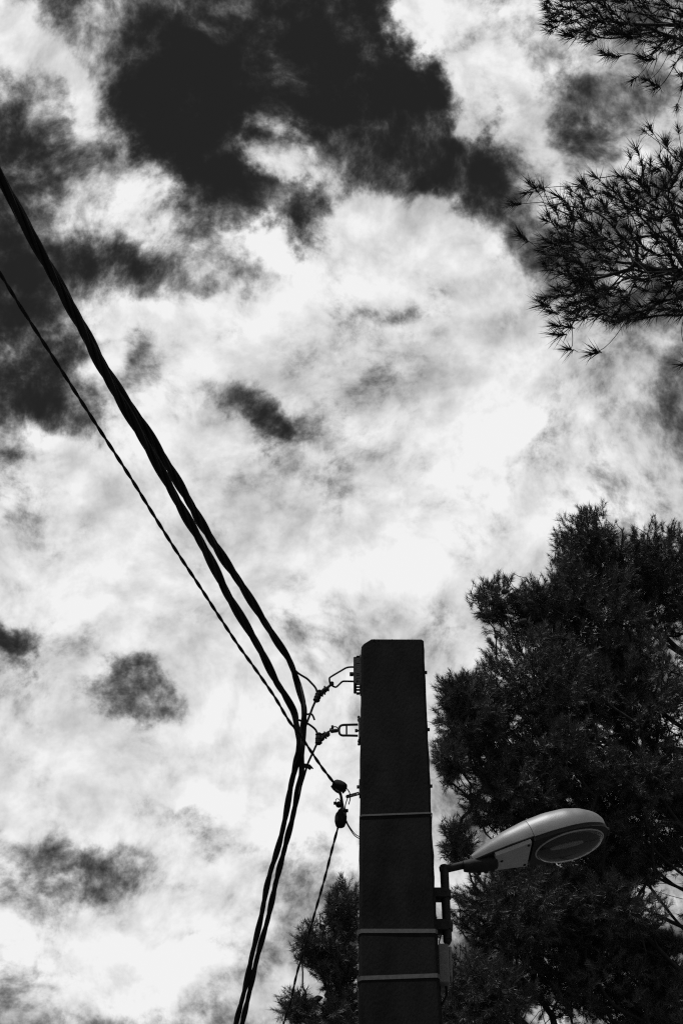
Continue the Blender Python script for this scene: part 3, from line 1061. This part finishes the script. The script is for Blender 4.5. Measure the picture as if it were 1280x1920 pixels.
def frusta(pos, par, rad, sides=5, sel=None):
    """one tapered tube per skeleton edge, vectorised"""
    i = np.where(par >= 0)[0]
    if sel is not None:
        i = i[sel[i]]
    a, b = pos[par[i]], pos[i]
    ra, rb = np.minimum(rad[par[i]], rad[i] * 1.6), rad[i]
    d = unit(b - a)
    h = np.where(np.abs(d[:, 2:3]) < 0.9, np.array([[0, 0, 1.0]]), np.array([[1.0, 0, 0]]))
    u = unit(np.cross(d, h)); w = np.cross(d, u)
    b = b + d * rb[:, None] * 0.3
    ang = 2 * math.pi * np.arange(sides) / sides
    ring = np.cos(ang)[None, :, None] * u[:, None, :] + np.sin(ang)[None, :, None] * w[:, None, :]
    V = np.concatenate([a[:, None, :] + ring * ra[:, None, None], b[:, None, :] + ring * rb[:, None, None]], 1)
    k = np.arange(sides); k2 = (k + 1) % sides
    q = np.stack([k, k2, sides + k2, sides + k], 1)
    Fq = (np.arange(len(i)) * 2 * sides)[:, None, None] + q[None]
    return V.reshape(-1, 3), Fq.reshape(-1, 4)


def needles(P, D, n, length, width, back, ang, rng, jitter=0.0):
    """n needles round every shoot end P pointing along D. returns triangle soup"""
    m_ = len(P)
    P = np.repeat(P, n, 0); D = np.repeat(D, n, 0)
    u = rng.random(m_ * n)
    base = P - D * (u * back)[:, None] + rng.normal(0, jitter, (m_ * n, 3))
    rv = rng.normal(size=(m_ * n, 3))
    side = unit(np.cross(D, rv))
    th = np.radians(rng.uniform(ang[0], ang[1], m_ * n)) * (0.55 + 0.45 * u)
    dirn = unit(D * np.cos(th)[:, None] + side * np.sin(th)[:, None])
    L = length * rng.uniform(0.7, 1.15, m_ * n)
    w = unit(np.cross(dirn, rng.normal(size=(m_ * n, 3)))) * width / 2
    V = np.stack([base - w, base + w, base + dirn * L[:, None]], 1).reshape(-1, 3)
    T = np.arange(m_ * n * 3).reshape(-1, 3)
    return V, T


# ---- the big pine behind the lamp
rng = np.random.default_rng(21)
TY = 20.0
LOBES = [  # image centre, half sizes in pixels, ground distance, half depth m, shoots
    (1097, 1045, 72, 118, 20.0, 0.8, 210), (1150, 1700, 110, 70, 19.4, 0.5, 120), (1010, 1610, 90, 60, 19.4, 0.5, 80), (1060, 1420, 120, 90, 19.3, 0.6, 140), (1200, 1450, 100, 60, 19.5, 0.6, 90), (1120, 1200, 130, 165, 20.2, 1.2, 420), (1232, 1085, 92, 118, 20.3, 0.9, 280),
    (930, 1132, 60, 70, 19.6, 0.5, 95), (1005, 1150, 62, 76, 19.8, 0.6, 120), (1165, 1080, 70, 92, 20.1, 0.7, 130), (1060, 1120, 60, 90, 19.8, 0.6, 100), (1010, 1300, 140, 140, 19.7, 1.2, 420), (888, 1350, 80, 104, 19.3, 0.8, 250),
    (1190, 1340, 170, 170, 20.2, 1.4, 520), (842, 1420, 38, 56, 19.0, 0.4, 65), (850, 1300, 44, 48, 19.1, 0.4, 60), (960, 1480, 115, 100, 19.6, 1.0, 300),
    (858, 1575, 40, 55, 19.2, 0.4, 50), (1120, 1530, 170, 110, 20.2, 1.3, 420), (1250, 1590, 60, 40, 20.3, 0.8, 60), (960, 1700, 125, 95, 19.4, 1.0, 300),
    (1100, 1690, 95, 85, 20.1, 1.0, 200), (1090, 1810, 165, 95, 20.2, 1.3, 380), (900, 1860, 110, 90, 19.3, 1.0, 260), (1230, 1890, 100, 80, 20.2, 1.0, 170), (1255, 1765, 35, 28, 20.0, 0.4, 32), (1170, 1620, 80, 50, 20.3, 1.0, 110), (1180, 1760, 70, 50, 20.3, 1.0, 90), (1255, 1840, 55, 50, 20.0, 0.8, 70), (1270, 1500, 50, 60, 20.4, 0.9, 70),
    (642, 1715, 46, 76, 19.3, 0.5, 85), (580, 1765, 38, 50, 19.1, 0.4, 50), (612, 1790, 50, 50, 19.2, 0.5, 55), (640, 1815, 55, 50, 19.4, 0.6, 75), (650, 1890, 60, 50, 19.4, 0.6, 85),
    (556, 1886, 52, 36, 19.1, 0.4, 55), (620, 1910, 60, 40, 19.2, 0.5, 60), (745, 1760, 80, 110, 19.6, 0.8, 110), (745, 1890, 90, 70, 19.5, 0.8, 90),
    (1370, 1200, 130, 260, 20.6, 1.6, 160), (1380, 1650, 120, 180, 20.5, 1.4, 110), (700, 2010, 230, 90, 19.5, 1.2, 120), (1050, 2000, 300, 110, 20.2, 1.6, 160),
]
pine = empty('pine_tree', (at(1440, 1900, TY + 0.5)[0], TY + 0.5, 0), 'big dense dark pine standing behind the pole and the street lamp', 'tree')
tx, ty = at(1440, 1900, TY + 0.5)[:2]
ztop = at(1330, 1080, TY)[2]
trunk = np.array([(tx + 0.1 * math.sin(z * 0.7), ty, z) for z in np.linspace(0, ztop, 34)])
trunk[:, 0] += (at(1330, 1080, TY)[0] - tx) * (np.linspace(0, 1, 34) ** 3)
limbs = [(trunk, False)]
tips, dirs = [], []
for (cx, cy, rx, ry, Y, dep, ns_) in LOBES:
    c = at(cx, cy, Y)
    m_px = np.linalg.norm(c - CAM) / F
    k = int(ns_ * (1.45 if cx < 700 else 1.2 if cx < 1000 and cy < 1200 else 1.9))
    d = unit(rng.normal(size=(k, 3)))
    r = rng.random(k) ** 0.42
    off = d[:, 0:1] * RGT * rx * m_px + d[:, 1:2] * UPV * ry * m_px + d[:, 2:3] * FWD * dep
    tips.append(c + off * r[:, None])
    dirs.append(unit(unit(off) + np.array([0, -0.1, 0.45]) + rng.normal(0, 0.25, (k, 3))))
    # limb from the trunk to the lobe
    zs_ = max(2.5, c[2] - 0.45 * abs(c[0] - tx) - 0.5)
    j = int(np.argmin(np.abs(trunk[:, 2] - zs_)))
    a = trunk[j]
    mid = 0.5 * (a + c) + np.array([0, 0, -0.15 * np.linalg.norm(c - a)]) + rng.normal(0, 0.12, 3)
    limbs.append((smooth_path([a, mid, c - 0.12 * (c - a)], 0.16), True))
tips = np.vstack(tips); dirs = np.vstack(dirs)
# the gap of sky beside the limb
pos, par, dr, cnt, ids = grow(limbs, tips[::2], dirs[::2], 0.25, 0.09, rng, 0.08)
rad = 0.0036 * np.maximum(cnt, 1) ** 0.41
isT = np.zeros(len(pos), bool); isT[:34] = True
rad[:34] = np.interp(trunk[:, 2], [0, 3, ztop], [0.30, 0.24, 0.05])
trunk_mb = MB(); trunk_mb.tube(smooth_path(trunk, 0.3), np.interp(np.linspace(0, ztop, len(smooth_path(trunk, 0.3))), [0, 3, ztop], [0.30, 0.24, 0.04]), 12)
trunk_mb.build('trunk', 'bark', pine)
V, Q = frusta(pos, par, rad, 5, ~isT)
o = raw_mesh('branches', V, Q, 'twig', pine, True)
o['kind'] = 'stuff'
# shoots: a brush at each tip plus a few short side shoots
sideP, sideD = [tips], [dirs]
for rep in range(2):
    dd = unit(dirs + rng.normal(0, 0.55, dirs.shape))
    sideP.append(tips - dirs * rng.uniform(0.10, 0.22, (len(tips), 1)) + dd * 0.10)
    sideD.append(dd)
SP, SD = np.vstack(sideP), np.vstack(sideD)
V, T = needles(SP, SD, 46, 0.074, 0.0050, 0.12, (22, 82), rng, 0.004)
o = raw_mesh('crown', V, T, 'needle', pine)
o['kind'] = 'stuff'
print('pine shoots', len(tips), 'tris', len(T))


# ---- cones on the pine's outer twigs
def cone_mesh():
    V, Fc = [], []
    prof = [(0, 0.010), (0.012, 0.022), (0.03, 0.027), (0.05, 0.022), (0.068, 0.012), (0.078, 0.003)]
    mb = MB(); mb.blob((0, 0, 0), (0, 0, 1), prof, 7)
    me = bpy.data.meshes.new('pine_cone'); me.from_pydata(mb.v, [], mb.f); me.materials.append(M['cone']); me.update()
    return me


cme = cone_mesh()
cones_px = [(634, 1730), (624, 1750), (646, 1737), (655, 1745), (612, 1746), (590, 1800), (608, 1878), (600, 1880), (622, 1882), (552, 1868), (556, 1864),
            (966, 1122), (952, 1120), (960, 1140), (905, 1150), (985, 1126), (895, 1180), (940, 1100), (971, 1150)]
for (px, py) in cones_px:
    c = at(px, py, 19.3)
    j = int(np.argmin(np.linalg.norm(pos - c, axis=1) + 100 * (cnt < 1)))
    c = pos[j] + (c - pos[j]) * 0.15
    o = bpy.data.objects.new('pine_cone', cme)
    col.objects.link(o); o.parent = pine; o.matrix_parent_inverse = parent_world(pine).inverted()
    o.location = c
    o.rotation_euler = (rng.uniform(0.6, 2.4), 0, rng.uniform(0, 6.28))
    s_ = rng.uniform(1.0, 1.35); o.scale = (s_, s_, s_)

# ---- the nearer pine whose boughs hang in at the upper right
rng = np.random.default_rng(77)
NY = 8.6
near = empty('pine_tree', (4.6, 10.2, 0), 'nearer pine reaching in with open boughs of long needle tufts', 'tree')
nz_top = 16.5
ntr = np.array([(4.6 - 0.35 * (z / nz_top) ** 2 + 0.05 * math.sin(z), 10.2 - 0.5 * (z / nz_top), z) for z in np.linspace(0, nz_top, 30)])
mb = MB(); mb.tube(ntr, np.interp(ntr[:, 2], [0, 2, nz_top], [0.26, 0.2, 0.05]), 12); mb.build('trunk', 'bark', near)


def trunk_at(z):
    return np.array([np.interp(z, ntr[:, 2], ntr[:, k]) for k in range(3)])


def in_poly(p, poly):
    x, y = p; c = False; j = len(poly) - 1
    for i in range(len(poly)):
        xi, yi = poly[i]; xj, yj = poly[j]
        if (yi > y) != (yj > y) and x < (xj - xi) * (y - yi) / (yj - yi) + xi:
            c = not c
        j = i
    return c


def scatter(poly, n, gap, rng):
    xs = [p[0] for p in poly]; ys = [p[1] for p in poly]
    out = []
    tries = 0
    while len(out) < n and tries < n * 60:
        tries += 1
        p = (rng.uniform(min(xs), max(xs)), rng.uniform(min(ys), max(ys)))
        if in_poly(p, poly) and all((p[0] - q[0]) ** 2 + (p[1] - q[1]) ** 2 > gap * gap for q in out):
            out.append(p)
    return out


BOUGHS = [
    dict(limbs=[[(1560, 60), (1400, 58), (1300, 48), (1240, 47), (1180, 46), (1130, 36)], [(1290, 50), (1240, 66), (1200, 70), (1150, 62)], [(1330, 90), (1290, 80), (1240, 62)]],
         polys=[([(1016, -60), (1024, 55), (1060, 70), (1130, 70), (1170, 62), (1240, 55), (1420, 60), (1420, -80)], 240, 9),
                ([(1120, 62), (1180, 75), (1290, 110), (1280, 70), (1180, 60)], 24, 11)],
         extra=[(1024, 58), (1022, 12), (1030, 30), (1060, 66), (1102, 78), (1136, 104), (1128, 98), (1148, 106), (1196, 106), (1212, 112), (1262, 122), (1184, 152), (1206, 150), (1225, 168), (1222, 158), (1268, 205), (1276, 140), (1278, 165), (1080, 60)]),
    dict(limbs=[[(1640, 560), (1420, 530), (1330, 518), (1280, 512), (1230, 507), (1190, 495), (1150, 490), (1100, 462), (1060, 445)],
                [(1400, 560), (1320, 556), (1280, 556), (1230, 570), (1200, 585), (1160, 592), (1110, 600)],
                [(1190, 495), (1160, 440), (1120, 400), (1060, 385), (1010, 385)],
                [(1290, 514), (1250, 450), (1210, 390), (1200, 330)]],
         polys=[([(1015, 395), (1040, 360), (1080, 355), (1120, 350), (1160, 335), (1200, 300), (1240, 285), (1420, 270), (1420, 560), (1280, 590), (1180, 600), (1120, 605), (1060, 600), (1040, 560), (1010, 480), (1015, 470)], 390, 9.5)],
         extra=[(960, 382), (985, 362), (993, 345), (1000, 350), (1012, 350), (978, 446), (975, 440), (1010, 470), (1020, 475), (1016, 560), (1014, 570), (1030, 585), (1036, 610), (1040, 628), (1062, 655), (1108, 662), (1060, 612),
                (1085, 350), (1092, 342), (1064, 352), (1112, 330), (1218, 238), (1206, 246), (1180, 290), (1190, 278), (1245, 262), (1250, 270), (1160, 330), (1278, 684), (1276, 290), (1270, 240)]),
]
variants = []
for k in range(8):
    V, T = needles(np.zeros((1, 3)), np.array([[0, 0, 1.0]]), 46, 0.100, 0.0056, 0.06, (10, 85), rng, 0.002)
    me = bpy.data.meshes.new('needle_tuft')
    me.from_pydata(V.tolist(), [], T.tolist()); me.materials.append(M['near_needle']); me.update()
    variants.append(me)
tufts = []
for bi, B in enumerate(BOUGHS):
    limbs = []
    for li, poly in enumerate(B['limbs']):
        Yj = NY + (0.0, 0.25, -0.2, 0.15)[li]
        P = [at(px, py, Yj + 0.0012 * max(0, px - 1280)) for (px, py) in poly]
        if li == 0:
            a = trunk_at(P[0][2] - 0.5)
            P = [a, 0.5 * (a + P[0]) + np.array([0, 0, -0.05])] + P
            P = smooth_path(P, 0.05)
            limbs.append((P, False))
        else:
            limbs.append((smooth_path(P, 0.05), True))
    pts = []
    for (poly, n_, gap) in B['polys']:
        pts += scatter(poly, n_, gap, rng)
    dep = [NY + rng.normal(0, 0.38) for _ in pts] + [NY + rng.normal(0, 0.12) for _ in B['extra']]
    pts += B['extra']
    tips = np.array([at(px, py, Y) for (px, py), Y in zip(pts, dep)])
    root = limbs[0][0][-1] * 0.5 + limbs[0][0][len(limbs[0][0]) // 2] * 0.5
    hub = at(1330, 60 if bi == 0 else 515, NY)
    out_d = unit(tips - hub)
    dirs = unit(out_d + np.array([0, -0.15, 0.25]) + rng.normal(0, 0.28, out_d.shape))
    pos, par, dr, cnt, ids = grow(limbs, tips, dirs, 0.35, 0.035, rng, 0.10)
    rad = 0.0021 * np.maximum(cnt, 1) ** 0.52
    # thicker towards the trunk
    far = np.linalg.norm(pos - trunk_at(pos[0][2]), axis=1)
    rad = np.maximum(rad, np.where(np.arange(len(pos)) < len(limbs[0][0]), np.interp(far, [0, 2.2, 3.6], [0.06, 0.016, 0.004]), 0))
    # a few bare dead twigs
    V, Q = frusta(pos, par, rad, 5)
    bo = raw_mesh('bough', V, Q, 'twig', near, True)
    for i, (p, d_) in enumerate(zip(tips, dirs)):
        tufts.append((p, dr[ids[i]] * 0.6 + d_ * 0.4, bo, pts[i]))
# the tufts that show largest are parts of their bough, the rest stay joined
vis = [t for t in tufts if -20 < t[3][0] < 1290 and -20 < t[3][1] < 720]
rest = [t for t in tufts if not (-20 < t[3][0] < 1290 and -20 < t[3][1] < 720)]
rng.shuffle(vis)
rest += vis[300:]
vis = vis[:300]
print('tufts', len(vis), len(rest))
inv = {}
for k, (p, d_, bo, _) in enumerate(vis):
    o = bpy.data.objects.new('needle_tuft', variants[k % 8])
    col.objects.link(o)
    o.parent = bo
    if bo not in inv:
        inv[bo] = parent_world(bo.parent).inverted()
    q = Vector(unit(d_)).to_track_quat('Z', 'Y') @ Matrix.Rotation(rng.uniform(0, 6.28), 3, 'Z').to_quaternion()
    s_ = rng.uniform(0.7, 1.25)
    o.matrix_local = Matrix.LocRotScale(Vector(p), q, Vector((s_, s_, s_)))
if rest:
    V, T = needles(np.array([t[0] for t in rest]), unit(np.array([t[1] for t in rest])), 46, 0.100, 0.0056, 0.06, (10, 85), rng, 0.002)
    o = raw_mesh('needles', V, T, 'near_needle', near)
    o['kind'] = 'stuff'
